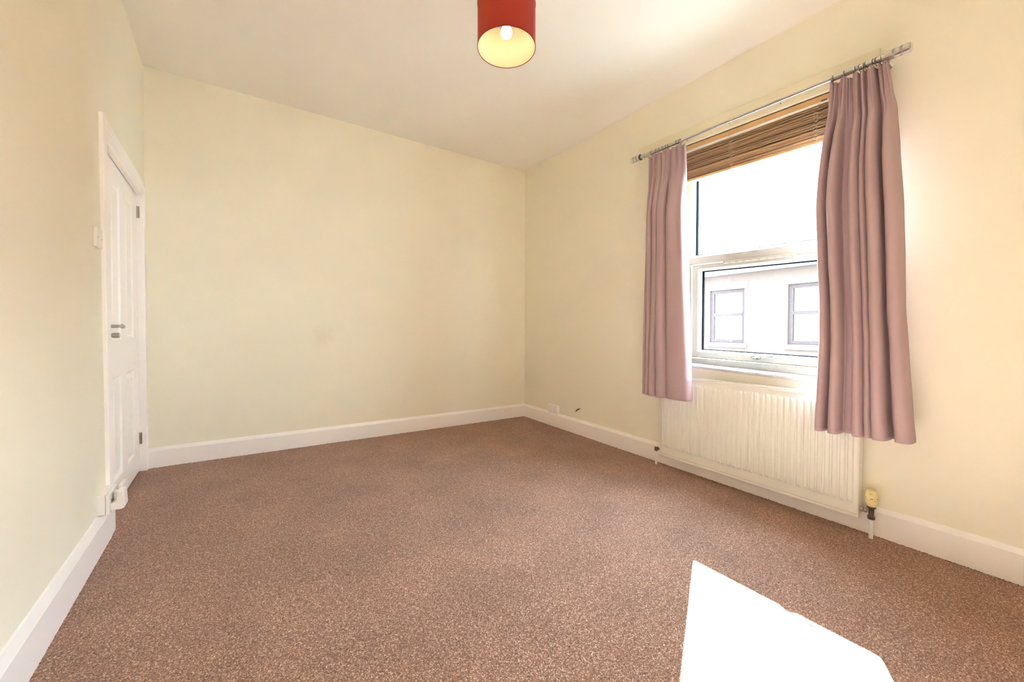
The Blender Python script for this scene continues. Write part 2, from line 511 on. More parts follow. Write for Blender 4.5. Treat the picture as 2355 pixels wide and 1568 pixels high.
# leaf: stiles and rails with four recessed, moulded panels
LO = -0.035                                   # leaf face
yA, yB, z0d, z1d = -0.935, -0.058, 0.012, 1.945
pan = [(-0.775, -0.555, 0.925, 1.815), (-0.425, -0.195, 0.925, 1.815), (-0.775, -0.555, 0.150, 0.725), (-0.425, -0.195, 0.150, 0.725)]
ys = [yA, -0.775, -0.555, -0.425, -0.195, yB]; zs = [z0d, 0.150, 0.725, 0.925, 1.815, z1d]
b = MB()
for i in range(5):
    for j in range(5):
        if i in (1, 3) and j in (1, 3): continue
        b.quad([lw(LO, ys[i], zs[j]), lw(LO, ys[i + 1], zs[j]), lw(LO, ys[i + 1], zs[j + 1]), lw(LO, ys[i], zs[j + 1])])
b.box(LO - 0.04, LO - 0.014, yA, yB, z0d, z1d, lw)
for (a, c, d, e) in ((yA, yA, z0d, z1d), (yB, yB, z0d, z1d)):
    b.quad([lw(LO, a, d), lw(LO - 0.03, a, d), lw(LO - 0.03, a, e), lw(LO, a, e)])
for z in (z0d, z1d): b.quad([lw(LO, yA, z), lw(LO, yB, z), lw(LO - 0.03, yB, z), lw(LO - 0.03, yA, z)])
leaf = part(b, 'door_leaf', 'white', door, recalc=False)
for (a, c, d, e) in pan:
    q = MB()
    rings = [(0.0, LO), (0.004, LO - 0.001), (0.016, LO - 0.012), (0.026, LO - 0.013), (0.052, LO - 0.003), (0.056, LO - 0.0025)]
    for k in range(len(rings) - 1):
        (s0, o0), (s1, o1) = rings[k], rings[k + 1]
        A = [(a + s0, d + s0), (c - s0, d + s0), (c - s0, e - s0), (a + s0, e - s0)]
        B = [(a + s1, d + s1), (c - s1, d + s1), (c - s1, e - s1), (a + s1, e - s1)]
        for i in range(4):
            i2 = (i + 1) % 4
            q.quad([lw(o0, *A[i]), lw(o0, *A[i2]), lw(o1, *B[i2]), lw(o1, *B[i])])
    s1 = rings[-1][0]; q.quad([lw(rings[-1][1], a + s1, d + s1), lw(rings[-1][1], c - s1, d + s1), lw(rings[-1][1], c - s1, e - s1), lw(rings[-1][1], a + s1, e - s1)])
    sub(q, 'door_panel', 'white', leaf, door, recalc=False)
# frame lining and architrave
b = MB()
b.box(-0.16, 0.004, yB + 0.003, -0.001, 0.0, 1.975, lw)
b.box(-0.16, -0.037, -1.095, yA - 0.003, 0.0, 1.975, lw)
b.box(-0.16, -0.030, yA - 0.003, -0.06, z1d + 0.004, 1.975, lw)
part(b, 'door_lining', 'white', door, bevel=0.002)
b = MB()
prof = [(0, 0), (0.0, 0.075), (0.008, 0.075), (0.016, 0.066), (0.016, 0.012), (0.014, 0.003), (0.011, 0)]
b.extrude_profile([(o, -(1.12 - w)) for o, w in prof], 0.0, 1.9851, lambda t, a, c: lw(a, c - 0.023 * t, t))
part(b, 'architrave_side', 'white', door)
b = MB()
hp = [(-0.030, 1.905), (-0.030, 1.984), (0.012, 1.984), (0.012, 1.972), (0.008, 1.966), (0.008, 1.948), (0.004, 1.938), (0.004, 1.924), (-0.002, 1.918), (-0.006, 1.905)]
b.extrude_profile([(a, c) for a, c in hp], -1.155, -0.062, lambda t, a, c: lw(a, t, c))
part(b, 'architrave_head', 'white', door)
b = MB(); b.box(0, 0.018, -1.119, -1.046, 0, 0.163, lw)
part(b, 'plinth_block', 'white', door, bevel=0.004)
# hinges
for zc in (1.792, 0.232):
    h = MB(); h.box(LO - 0.002, LO + 0.002, yB - 0.004, yB + 0.004, zc - 0.040, zc + 0.040, lw)
    h.box(LO, LO + 0.014, yB + 0.0015, yB + 0.0035, zc - 0.040, zc + 0.040, lw)
    ho = part(h, 'hinge', 'hinge', door)
    k = MB()
    for q in range(5):
        za = zc - 0.040 + q * 0.016
        k.tube([lw(LO + 0.005, yB - 0.001, za + 0.001), lw(LO + 0.005, yB - 0.001, za + 0.015)], 0.0045, 8)
    sub(k, 'knuckle', 'satin', ho, door, smooth=True, auto=40)
# handle: long back plate, lever and thumb turn
hb = MB()
yc, oc = -0.862, LO
n = 14
ring0 = []
pl = []
for k in range(4 * n):
    t = 2 * math.pi * k / (4 * n)
    yy = 0.030 * math.copysign(abs(math.cos(t)) ** 0.45, math.cos(t)); zz = 0.088 * math.copysign(abs(math.sin(t)) ** 0.45, math.sin(t))
    pl.append((yy, zz))
hb.extrude_profile(pl, 0.0, 0.006, lambda t, a, c: lw(oc + t, yc + a, 0.973 + c))
hd = part(hb, 'door_handle', 'satin', door, smooth=True, auto=40); hd['label'] = 'satin nickel lever handle on a long back plate'
q = MB()
q.tube([lw(oc + 0.005, yc, 1.003), lw(oc + 0.012, yc, 1.003), lw(oc + 0.036, yc, 1.003)], [0.012, 0.0095, 0.009], 14)
q.tube([lw(oc + 0.036, yc - 0.008, 1.003), lw(oc + 0.040, yc + 0.03, 1.004), lw(oc + 0.040, yc + 0.075, 1.004), lw(oc + 0.040, yc + 0.078, 1.004), lw(oc + 0.038, yc + 0.118, 1.001)], [0.009, 0.0075, 0.0085, 0.011, 0.0105], 14)
sub(q, 'lever', 'satin', hd, door, smooth=True, auto=50)
q = MB()
q.tube([lw(oc + 0.005, yc, 0.955), lw(oc + 0.016, yc, 0.955)], 0.008, 14)
q.tube([lw(oc + 0.015, yc, 0.955), lw(oc + 0.020, yc, 0.955), lw(oc + 0.044, yc, 0.955)], [0.010, 0.0135, 0.0135], 16)
sub(q, 'thumb_turn', 'satin', hd, door, smooth=True, auto=50)
q = MB()
for zz in (1.035, 0.930): q.tube([lw(oc + 0.005, yc + 0.004, zz), lw(oc + 0.0085, yc + 0.004, zz)], 0.004, 10)
sub(q, 'screw', 'darkmetal', hd, door, smooth=True, auto=50)
q = MB(); q.box(LO, LO + 0.003, -0.905, -0.868, 0.775, 0.835, lw)
part(q, 'keyhole_cover', 'white', door, bevel=0.001)
# dark void behind the door leaf (landing side)
b = MB(); b.box(-0.20, -0.165, -1.2, 0.1, 0, 2.1, lw)
tag(b.obj('trim_1', 'white'), 'white board closing the far side of the doorway', 'trim', kind='structure')

# ------------------------------------------------------------------ light switch
sw = empty('light_switch', lw(0, -1.236, 1.395)); tag(sw, 'white single light switch plate left of the door frame', 'switch')
b = MB(); b.box(0, 0.013, -1.277, -1.192, 1.350, 1.437, lw)
pl_ = part(b, 'switch_plate', 'plastic', sw, bevel=0.0025)
b = MB(); b.hexa([lw(0.012, -1.243, 1.380), lw(0.012, -1.229, 1.380), lw(0.014, -1.229, 1.380), lw(0.014, -1.243, 1.380),
                  lw(0.012, -1.243, 1.406), lw(0.012, -1.229, 1.406), lw(0.018, -1.229, 1.406), lw(0.018, -1.243, 1.406)])
sub(b, 'rocker', 'plastic', pl_, sw)
for yy in (-1.268, -1.201):
    b = MB(); b.tube([lw(0.012, yy, 1.393), lw(0.0138, yy, 1.393)], 0.003, 8)
    sub(b, 'screw', 'hinge', pl_, sw)

# ------------------------------------------------------------------ sockets
def socket_face(root, fn, y0, y1, zb, zt, o):
    """UK double socket: pin slots and rockers on the face at offset o"""
    yc = (y0 + y1) / 2
    for c in (yc - 0.036, yc + 0.036):
        for (d0, d1, e0, e1) in ((-0.002, 0.002, 0.047, 0.055), (-0.0145, -0.0085, 0.023, 0.027), (0.0085, 0.0145, 0.023, 0.027)):
            b = MB(); b.box(o, o + 0.0006, c + d0, c + d1, zb + e0, zb + e1, fn)
            part(b, 'pin_slot', 'plastic_edge', root)
    for c in (yc - 0.012, yc + 0.012):
        b = MB(); b.box(o - 0.001, o + 0.0035, c - 0.007, c + 0.007, zt - 0.034, zt - 0.014, fn)
        part(b, 'rocker', 'plastic', root, bevel=0.001)

def rwall(o, y, z): return (-o, y, z)
so = empty('double_socket', (0, -0.556, 0.18)); tag(so, 'white surface mounted double socket on the window wall skirting near the corner', 'socket')
b = MB(); b.box(0, 0.026, -0.638, -0.488, 0.139, 0.223, rwall); part(b, 'back_box', 'plastic', so, bevel=0.002)
b = MB(); b.box(0.0265, 0.036, -0.640, -0.486, 0.137, 0.225, rwall); part(b, 'face_plate', 'plastic', so, bevel=0.0035)
socket_face(so, rwall, -0.640, -0.486, 0.137, 0.225, 0.036)

s2 = empty('double_socket', lw(0, -1.2, 0.16)); tag(s2, 'white surface mounted double socket beside the door frame', 'socket')
ZB = 0.163
b = MB(); b.box(0, 0.027, -1.282, -1.128, ZB, ZB + 0.086, lw); part(b, 'back_box', 'plastic', s2, bevel=0.002)
b = MB(); b.box(0.0278, 0.040, -1.284, -1.126, ZB - 0.001, ZB + 0.087, lw); part(b, 'face_plate', 'plastic', s2, bevel=0.003)
socket_face(s2, lw, -1.284, -1.126, ZB - 0.001, ZB + 0.087, 0.040)
# plug-in adaptor pushed into the nearer outlet
ad = empty('plug_adaptor', lw(0.04, -1.25, 0.17)); tag(ad, 'white hook shaped plug pushed into the socket by the door', 'plug')
b = MB()
prof = [(0.0405, ZB + 0.012), (0.076, ZB + 0.010), (0.086, ZB + 0.014), (0.089, ZB + 0.024), (0.086, ZB + 0.086), (0.082, ZB + 0.092), (0.064, ZB + 0.092), (0.061, ZB + 0.060), (0.056, ZB + 0.046), (0.0405, ZB + 0.042)]
b.extrude_profile(prof, -1.272, -1.205, lambda t, a, c: lw(a, t, c))
part(b, 'plug_body', 'plastic', ad, bevel=0.004)
b = MB(); b.box(0.044, 0.070, -1.235, -1.208, ZB + 0.040, ZB + 0.085, lw); part(b, 'inner_grip', 'plastic', ad, bevel=0.006)
b = MB(); b.box(0.046, 0.062, -1.150, -1.050, ZB + 0.050, ZB + 0.086, lw); part(b, 'adaptor_arm', 'plastic', ad, bevel=0.003)

# ------------------------------------------------------------------ cable stub on the right wall
b = MB()
b.tube([(0.003, -0.884, 0.212), (-0.010, -0.900, 0.221), (-0.016, -0.925, 0.236), (-0.014, -0.951, 0.250)], [0.004, 0.005, 0.006, 0.0045], 8)
cs = empty('cable_stub', (0, -0.92, 0.235)); tag(cs, 'short frayed brown cable end sticking out of the wall above the skirting', 'cable')
part(b, 'brown_sheath', 'cable', cs, smooth=True)
b = MB(); b.tube([(0.002, -0.878, 0.206), (-0.006, -0.886, 0.213)], [0.008, 0.005], 8); part(b, 'filler_ring', 'batten', cs, smooth=True)
b = MB(); b.tube([(-0.014, -0.951, 0.250), (-0.010, -0.962, 0.257)], [0.003, 0.002], 6); part(b, 'copper_end', 'cord', cs, smooth=True)

# ------------------------------------------------------------------ window
win = empty('window_1', (0, -2.45, WZ0)); tag(win, 'white plastic framed window with fixed upper light and opening lower sash', 'window', kind='structure')
FX = 0.085                                    # face of the frame
def bar(mb, x0, x1, y0, y1, z0, z1): mb.box(x0, x1, y0, y1, z0, z1)
# outer frame members with moulded step
fr = MB()
ZT, ZBm = 2.285, 0.752
ya, yb = WY0, WY1
bar(fr, FX, 0.16, yb - 0.030, yb, ZBm, ZT); bar(fr, FX, 0.16, ya, ya + 0.030, ZBm, ZT)
bar(fr, FX, 0.16, ya + 0.030, yb - 0.030, ZT - 0.045, ZT)
bar(fr, FX, 0.16, ya + 0.030, yb - 0.030, ZBm, ZBm + 0.042)
bar(fr, FX, 0.16, ya + 0.030, yb - 0.030, 1.464, 1.515)
frm = part(fr, 'window_frame', 'upvc', win, fn=tz, bevel=0.004)
# glazing beads of the upper light (splayed)
def splay(mb, y0, y1, z0, z1, wdt, x0, x1):
    A = [(y0, z0), (y1, z0), (y1, z1), (y0, z1)]
    B = [(y0 + wdt, z0 + wdt), (y1 - wdt, z0 + wdt), (y1 - wdt, z1 - wdt), (y0 + wdt, z1 - wdt)]
    for i in range(4):
        j = (i + 1) % 4
        mb.quad([(x0, *A[i]), (x0, *A[j]), (x1, *B[j]), (x1, *B[i])])
        mb.quad([(x1, *B[i]), (x1, *B[j]), (x1 + 0.012, *B[j]), (x1 + 0.012, *B[i])])
bd = MB(); splay(bd, ya + 0.030, yb - 0.030, 1.515, ZT - 0.045, 0.016, FX + 0.008, FX + 0.024)
sub(bd, 'glazing_bead', 'upvc', frm, win, fn=tz)
gk = MB(); splay(gk, ya + 0.045, yb - 0.045, 1.530, ZT - 0.060, 0.010, FX + 0.040, FX + 0.048)
sub(gk, 'glazing_spacer', 'spacer', frm, win, fn=tz)
gp = MB(); gp.box(FX + 0.046, FX + 0.052, ya + 0.045, yb - 0.045, 1.528, ZT - 0.058)
p1 = part(gp, 'window_pane', 'glass', win, fn=tz)
# opening sash
ss = MB()
sy0, sy1, sz0, sz1 = ya + 0.048, yb - 0.052, 0.806, 1.452
SX = FX - 0.006
for (a, c, d, e) in ((sy1 - 0.042, sy1, sz0, sz1), (sy0, sy0 + 0.042, sz0, sz1), (sy0 + 0.042, sy1 - 0.042, sz0, sz0 + 0.038), (sy0 + 0.042, sy1 - 0.042, sz1 - 0.026, sz1)):
    ss.box(SX, 0.15, a, c, d, e)
sash = part(ss, 'window_sash', 'upvc', win, fn=tz, bevel=0.003)
bd = MB(); splay(bd, sy0 + 0.040, sy1 - 0.040, sz0 + 0.036, sz1 - 0.024, 0.014, SX + 0.004, SX + 0.020)
sub(bd, 'glazing_bead', 'upvc', sash, win, fn=tz)
gk = MB(); splay(gk, sy0 + 0.053, sy1 - 0.053, sz0 + 0.049, sz1 - 0.037, 0.007, SX + 0.032, SX + 0.042)
sub(gk, 'glazing_gasket', 'gasket', sash, win, fn=tz)
gp = MB(); gp.box(SX + 0.040, SX + 0.046, sy0 + 0.052, sy1 - 0.052, sz0 + 0.048, sz1 - 0.036)
part(gp, 'window_pane', 'glass', win, fn=tz)
gk = MB()
for (a, c, d, e) in ((sy1 - 0.01, sy1 + 0.003, sz0 - 0.005, sz1 + 0.004), (sy0 - 0.003, sy0 + 0.01, sz0 - 0.005, sz1 + 0.004), (sy0, sy1, sz0 - 0.005, sz0 + 0.01), (sy0, sy1, sz1 - 0.01, sz1 + 0.004)):
    gk.box(FX + 0.002, FX + 0.006, a, c, d, e)
sub(gk, 'sash_seal', 'cable', sash, win, fn=tz)
# trickle vent
tv = MB()
tv.extrude_profile([(0, 0), (0.014, 0.002), (0.016, 0.010), (0.010, 0.020), (0, 0.022)], -2.668, -2.252, lambda t, a, c: (FX - a, t, 1.444 + c))
vt = part(tv, 'trickle_vent', 'upvc', win, fn=tz, bevel=0.001)
tv = MB()
for k in range(9):
    y = -2.645 + k * 0.045
    tv.box(FX - 0.0175, FX - 0.0145, y, y + 0.028, 1.446, 1.4495)
sub(tv, 'vent_slots', 'liprail', vt, win, fn=tz)
tv = MB(); tv.tube([(FX - 0.013, -2.257, 1.456), (FX - 0.0165, -2.257, 1.456)], 0.003, 8)
sub(tv, 'vent_screw', 'black', vt, win, fn=tz)
# handle
hh = MB()
hh.tube([(SX - 0.001, -2.468, 0.826), (SX - 0.010, -2.468, 0.826), (SX - 0.020, -2.468, 0.826)], [0.017, 0.015, 0.009], 14)
hh.tube([(SX - 0.006, -2.445, 0.828), (SX - 0.008, -2.49, 0.825)], [0.008, 0.010], 12)
hn = part(hh, 'window_handle', 'chrome', win, smooth=True, auto=50); hn['label'] = 'chrome window handle'
hh = MB()
hh.tube([(SX - 0.018, -2.462, 0.828), (SX - 0.026, -2.485, 0.832), (SX - 0.030, -2.53, 0.834), (SX - 0.030, -2.568, 0.833), (SX - 0.028, -2.578, 0.832)], [0.008, 0.006, 0.006, 0.0075, 0.004], 12)
sub(hh, 'lever', 'satin', hn, win, smooth=True, auto=60)
# reveal lining is the wall itself; window board (sill)
sl = MB()
SP = [(0.10, 0.0), (0.10, -0.022), (-0.040, -0.022), (-0.048, -0.018), (-0.050, -0.010), (-0.048, -0.003), (-0.040, 0.0)]
def sill_fn(t, a, c): return (a, t, 0.757 + c + 0.028 * (t + 2.1))
sl.extrude_profile(SP, WY0 - 0.045, WY1 + 0.045, sill_fn)
part(sl, 'window_sill', 'sillpaint', win)

# ------------------------------------------------------------------ batten above the window and pole screws
bt = MB()
def btf(x, y, z): return (x, y, z * (1 + 0.0245 * (y + 2.0)))
bt.box(-0.020, 0.0, -3.040, -1.62, 2.290, 2.402)
bo = bt.obj('batten', 'batten', fn=btf, bevel=0.002); tag(bo, 'pale cream painted timber batten above the window behind the curtain pole', 'batten')
for (y, z) in ((-2.04, 2.315), (-2.33, 2.318), (-2.62, 2.318)):
    b = MB(); b.tube([(-0.0195, y, z), (-0.0207, y, z)], 0.0028, 8)
    b.obj('screw_hole', 'black', bo, fn=btf)

# ------------------------------------------------------------------ wooden venetian blind, raised
bl = empty('venetian_blind', (0.03, -2.45, 2.28)); tag(bl, 'raised brown wooden venetian blind bunched at the window head', 'blind')
b = MB(); b.box(0.004, 0.060, -2.915, -1.988, 2.262, 2.286); hr = part(b, 'headrail', 'blindwood', bl, fn=tz, bevel=0.001)
b = MB(); b.box(0.0, 0.0045, -2.915, -1.988, 2.250, 2.290); part(b, 'front_board', 'blindwood', bl, fn=tz)
b = MB(); b.box(-0.006, 0.014, -2.905, -1.992, 2.240, 2.2500); part(b, 'metal_lip', 'liprail', bl, fn=tz, bevel=0.001)
b = MB(); b.box(-0.004, 0.0, -2.338, -2.312, 2.254, 2.284); sub(b, 'clip', 'blindwood', hr, bl, fn=tz, bevel=0.002)
b = MB(); b.box(-0.006, 0.02, -2.83, -2.805, 2.246, 2.258); sub(b, 'clip', 'darkmetal', hr, bl, fn=tz, bevel=0.002)
NS = 27
base = None
zt_, zb_ = 2.236, 2.062
for k in range(NS):
    t = k / (NS - 1)
    z = zt_ + (zb_ - zt_) * t + (R() - 0.5) * 0.0022
    if base is None or k < 6:
        s_ = MB()
        for i in range(5):       # slightly crowned slat, 42 mm deep
            pass
        xs = [0.004, 0.015, 0.026, 0.037, 0.048]
        cr = [0.0, 0.0012, 0.0016, 0.0012, 0.0]
        pr = [(xs[i], cr[i]) for i in range(5)] + [(xs[i], cr[i] - 0.0024) for i in range(4, -1, -1)]
        y0_, y1_ = -2.905 + R() * 0.004, -1.993 - R() * 0.006
        nseg = 6
        i0 = len(s_.v); n_ = len(pr)
        sag = (R() - 0.5) * 0.0008
        for q in range(nseg + 1):
            y = y0_ + (y1_ - y0_) * q / nseg
            for a, c in pr: s_.v.append((a - 0.026, y + 2.45, c + sag * math.sin(math.pi * 3 * q / nseg) * 0.5))
        for q in range(nseg):
            for j in range(n_):
                s_.f.append((i0 + q * n_ + j, i0 + q * n_ + (j + 1) % n_, i0 + (q + 1) * n_ + (j + 1) % n_, i0 + (q + 1) * n_ + j))
        s_.f.append(tuple(range(n_))); s_.f.append(tuple(i0 + nseg * n_ + j for j in range(n_))[::-1])
        o = s_.obj('slat', 'slat', bl)
        if k == 0: base = []
        base.append(o)
    else:
        o = base[k % 6].copy(); col.objects.link(o); o.parent = bl
    o.location = (0.026 - 0.03 + (R() - 0.5) * 0.004, 0.0, z * (1 + 0.024 * (-2.45 + 2.0)) - 2.28)
    o.rotation_euler = (math.atan(0.024 * z), math.radians(14 + (R() - 0.5) * 16), (R() - 0.5) * 0.003)
b = MB(); b.box(0.004, 0.050, -2.905, -1.993, 2.036, 2.052); part(b, 'bottom_rail', 'blindwood', bl, fn=tz, bevel=0.003)
for yc_, amp in ((-2.338, 0.012), (-2.79, 0.012), (-2.003, 0.004)):
    c_ = MB()
    for strand in range(2):
        pts = []
        z = 2.246
        k = 0
        ph = R() * 6
        while z > 2.050:
            a = k * 0.9 + ph
            pts.append((-0.004 - 0.007 * (0.5 + 0.5 * math.sin(a * 1.3 + 1)), yc_ + (0.006 if strand else -0.006) + amp * math.sin(a) * (0.5 + R() * 0.7), z + 0.006 * math.cos(a * 1.0)))
            z -= 0.0036 * (0.7 + 0.6 * R()); k += 1
        c_.tube(pts, 0.0009, 5)
    part(c_, 'ladder_cord', 'cord', bl, fn=tz, smooth=True)
c_ = MB(); pts = [(-0.006, -2.330 - 0.012 * math.sin(t * 2.2), 2.062 - 0.030 * t) for t in [i / 8 for i in range(9)]]
c_.tube(pts, 0.0010, 5); part(c_, 'pull_cord', 'cord', bl, fn=tz, smooth=True)

# ------------------------------------------------------------------ curtain pole
PX = -0.12
def polez(y): return 2.2955 + (y + 1.64) * (2.2955 - 2.230) / (3.12 - 1.64)
def pp(y, dx=0, dz=0): return (PX + dx, y, polez(y) + dz)
po = empty('curtain_pole', (PX, -2.4, polez(-2.4))); tag(po, 'telescopic chrome curtain pole with crystal banded finials', 'curtain pole')
b = MB(); b.tube([pp(-1.72), pp(-2.062)], 0.0135, 20); part(b, 'outer_tube', 'chrome', po, smooth=True, auto=50)
b = MB(); b.tube([pp(-2.05), pp(-2.89)], 0.0085, 20); part(b, 'inner_tube', 'chrome', po, smooth=True, auto=50)
b = MB(); b.tube([pp(-2.885), pp(-3.09)], 0.0135, 20); part(b, 'outer_tube', 'chrome', po, smooth=True, auto=50)
for (ye, sgn) in ((-3.088, -1), (-1.722, 1)):
    b = MB(); q = lambda d: pp(ye + sgn * d * 0.80)
    rr = 0.0205
    b.tube([q(0), q(0.002), q(0.028), q(0.0285), q(0.040), q(0.0405), q(0.060), q(0.0605), q(0.071), q(0.0715), q(0.098), q(0.103)],
           [rr * .9, rr, rr, rr * .9, rr * .9, rr, rr, rr * .9, rr * .9, rr, rr, rr * .8], 28)
    fo = part(b, 'finial', 'chrome', po, smooth=True, auto=35)
    for d0 in (0.029, 0.061):
        c_ = MB()
        for row in range(2):
            for k in range(22):
                t = 2 * math.pi * (k + 0.5 * row) / 22
                p = Vector(q(d0 + 0.003 + row * 0.0052)); e = Vector((math.cos(t), 0, math.sin(t)))
                cc = p + e * (rr * 0.93); s0 = 0.0026
                i0 = len(c_.v); u = Vector((-math.sin(t), 0, math.cos(t))); y_ = Vector((0, 1, 0))
                c_.v += [tuple(cc + e * s0), tuple(cc + u * s0), tuple(cc + y_ * s0), tuple(cc - u * s0), tuple(cc - y_ * s0)]
                c_.f += [(i0, i0 + 1, i0 + 2), (i0, i0 + 2, i0 + 3), (i0, i0 + 3, i0 + 4), (i0, i0 + 4, i0 + 1)]
        sub(c_, 'crystal_band', 'crystal', fo, po)
b = MB(); b.tube([pp(-1.720), pp(-1.7245), pp(-1.729)], [0.015, 0.0225, 0.015], 24)
part(b, 'rubber_ring', 'black', po, smooth=True)
for yb_ in (-1.76, -3.075):
    b = MB(); b.tube([(-0.0205, yb_, polez(yb_)), (-0.08, yb_, polez(yb_)), (PX + 0.012, yb_, polez(yb_))], 0.006, 10)
    b.tube([(-0.0205, yb_, polez(yb_)), (-0.026, yb_, polez(yb_))], 0.016, 16)
    bk = part(b, 'bracket', 'chrome', po, smooth=True, auto=50)
    c_ = MB(); c_.tube([pp(yb_ - 0.006), pp(yb_ + 0.006)], 0.0155, 20); sub(c_, 'bracket_cup', 'chrome', bk, po, smooth=True, auto=50)

# rings
def ring_mesh():
    b = MB(); pts = [(0.0175 * math.cos(2 * math.pi * k / 24), 0, 0.0175 * math.sin(2 * math.pi * k / 24)) for k in range(24)]
    b.tube(pts, 0.0012, 6, closed=True)
    e = MB(); ep = [(0.0035 * math.cos(2 * math.pi * k / 12), 0, -0.0215 + 0.0035 * math.sin(2 * math.pi * k / 12)) for k in range(12)]
    e.tube(ep, 0.0009, 5, closed=True)
    return b, e
rb, re_ = ring_mesh()
def make_ring():
    r = rb.obj('curtain_ring', 'ringmetal', smooth=True)
    e = re_.obj('eyelet', 'ringmetal', r, smooth=True)
    return r, e
r0, e0 = make_ring()
RL = [-1.826, -1.862, -1.888, -1.922, -1.945, -1.960, -2.030, -2.052, -2.060]
RRr = [-2.893, -2.940, -2.974, -2.999, -3.009, -3.018, -3.046, -3.056, -3.068]
first = True
ORD = ['first', 'second', 'third', 'fourth', 'fifth', 'sixth', 'seventh', 'eighth', 'ninth']
for lst, side, grp in ((RL, 'left', 'rings of the left curtain'), (RRr, 'right', 'rings of the right curtain')):
    lst = sorted(lst, reverse=(side == 'left'))
    for k, y in enumerate(lst):
        lab = 'thin metal ring over the %s curtain, %s from the %s end of the pole' % (side, ORD[k], side)
        if first: r, e = r0, e0; first = False
        else:
            r = r0.copy(); e = e0.copy(); col.objects.link(r); col.objects.link(e); e.parent = r
        r.location = pp(y, 0, -0.0035)
        r.rotation_euler = (0, 0, (R() - 0.5) * 0.9)
        tag(r, lab, 'curtain ring', grp)

# ------------------------------------------------------------------ curtains
def lerp_tab(tab, z):
    if z >= tab[0][0]: return tab[0][1]
    for (z0, v0), (z1, v1) in zip(tab, tab[1:]):
        if z <= z0 and z >= z1:
            t = (z0 - z) / (z0 - z1); t = t * t * (3 - 2 * t) * 0.4 + t * 0.6
            return v0 + (v1 - v0) * t
    return tab[-1][1]
def curtain(name, label, left, right, lobes, ztop, zhem, x0=-0.135, seed=1):
    """left/right: (z, y) edges; lobes: (width, depth) fractions of rounded folds along the hem"""
    rnd = random.Random(seed)
    root = empty(name, (x0, (left[0][1] + right[0][1]) / 2, ztop(0.5)))
    tag(root, label, 'curtain')
    tot = sum(l[0] for l in lobes)
    NPL = 20; NZ = 110
    def row(v, extra=0.0):
        """v: 0 at heading, 1 at hem"""
        pts = []
        u0 = 0.0
        for li, (wd, dp, lean) in enumerate(lobes):
            u1 = u0 + wd / tot
            for k in range(NPL):
                t = k / NPL
                u = u0 + (u1 - u0) * t
                zt = ztop(u); zh = zhem(u)
                z = zt + (zh - zt) * v
                yl = lerp_tab(left, z); yr = lerp_tab(right, z)
                # bottom profile: omega shaped fold
                full = min(1, max(0, (v - 0.02) / 0.25)); full = full * full * (3 - 2 * full)
                s = math.sin(math.pi * t)
                d = dp * (0.30 + 0.70 * full) * (s ** (0.62 if wd < 0.12 else 0.40))
                un = u - 0.11 * (u1 - u0) * math.sin(2 * math.pi * t) * full * min(1.3, dp / 0.05)
                # heading pleats: narrow pinches that fade downwards
                pf = max(0, 1 - v / 0.17); pf = pf * pf * (3 - 2 * pf)
                ph = 2 * math.pi * (u * 7.3 + lean * 0.7)
                lf = max(0, 1 - v / 0.75)
                pin = (0.012 if len(lobes) < 6 else 0.009) * lf * math.sin(2 * math.pi * (u * 5.2 + 0.1 * seed) + 1.5 * v) * full + 0.017 * pf * (0.6 * math.sin(ph) + 0.5 * math.sin(2.3 * ph + seed) + 0.3 * math.sin(4.1 * ph))
                wav = 0.006 * full * math.sin(7 * v + li * 2.1 + seed) * s
                y = yl + (yr - yl) * un + 0.012 * lean * math.sin(math.pi * v) * s
                x = x0 + 0.022 - d - pin - wav + 0.01 * (1 - full)
                pts.append((x, y, z))
            u0 = u1
        z = ztop(1) + (zhem(1) - ztop(1)) * v
        pts.append((x0 + 0.022, lerp_tab(right, z), z))
        return pts
    mb = MB(); n = len(lobes) * NPL + 1
    for j in range(NZ + 1):
        mb.v += row((j / NZ) ** 1.15)
    for j in range(NZ):
        for i in range(n - 1):
            a = j * n + i; mb.f.append((a, a + 1, a + n + 1, a + n))
    o = part(mb, 'curtain_cloth', 'curtain', root, smooth=True, recalc=False)
    sm = o.modifiers.new('soften', 'SMOOTH'); sm.iterations = 1; sm.factor = 0.5
    so_ = o.modifiers.new('thickness', 'SOLIDIFY'); so_.thickness = 0.0022; so_.offset = 0
    # turned hem line: a stitched band, slightly proud of the cloth
    return root, o

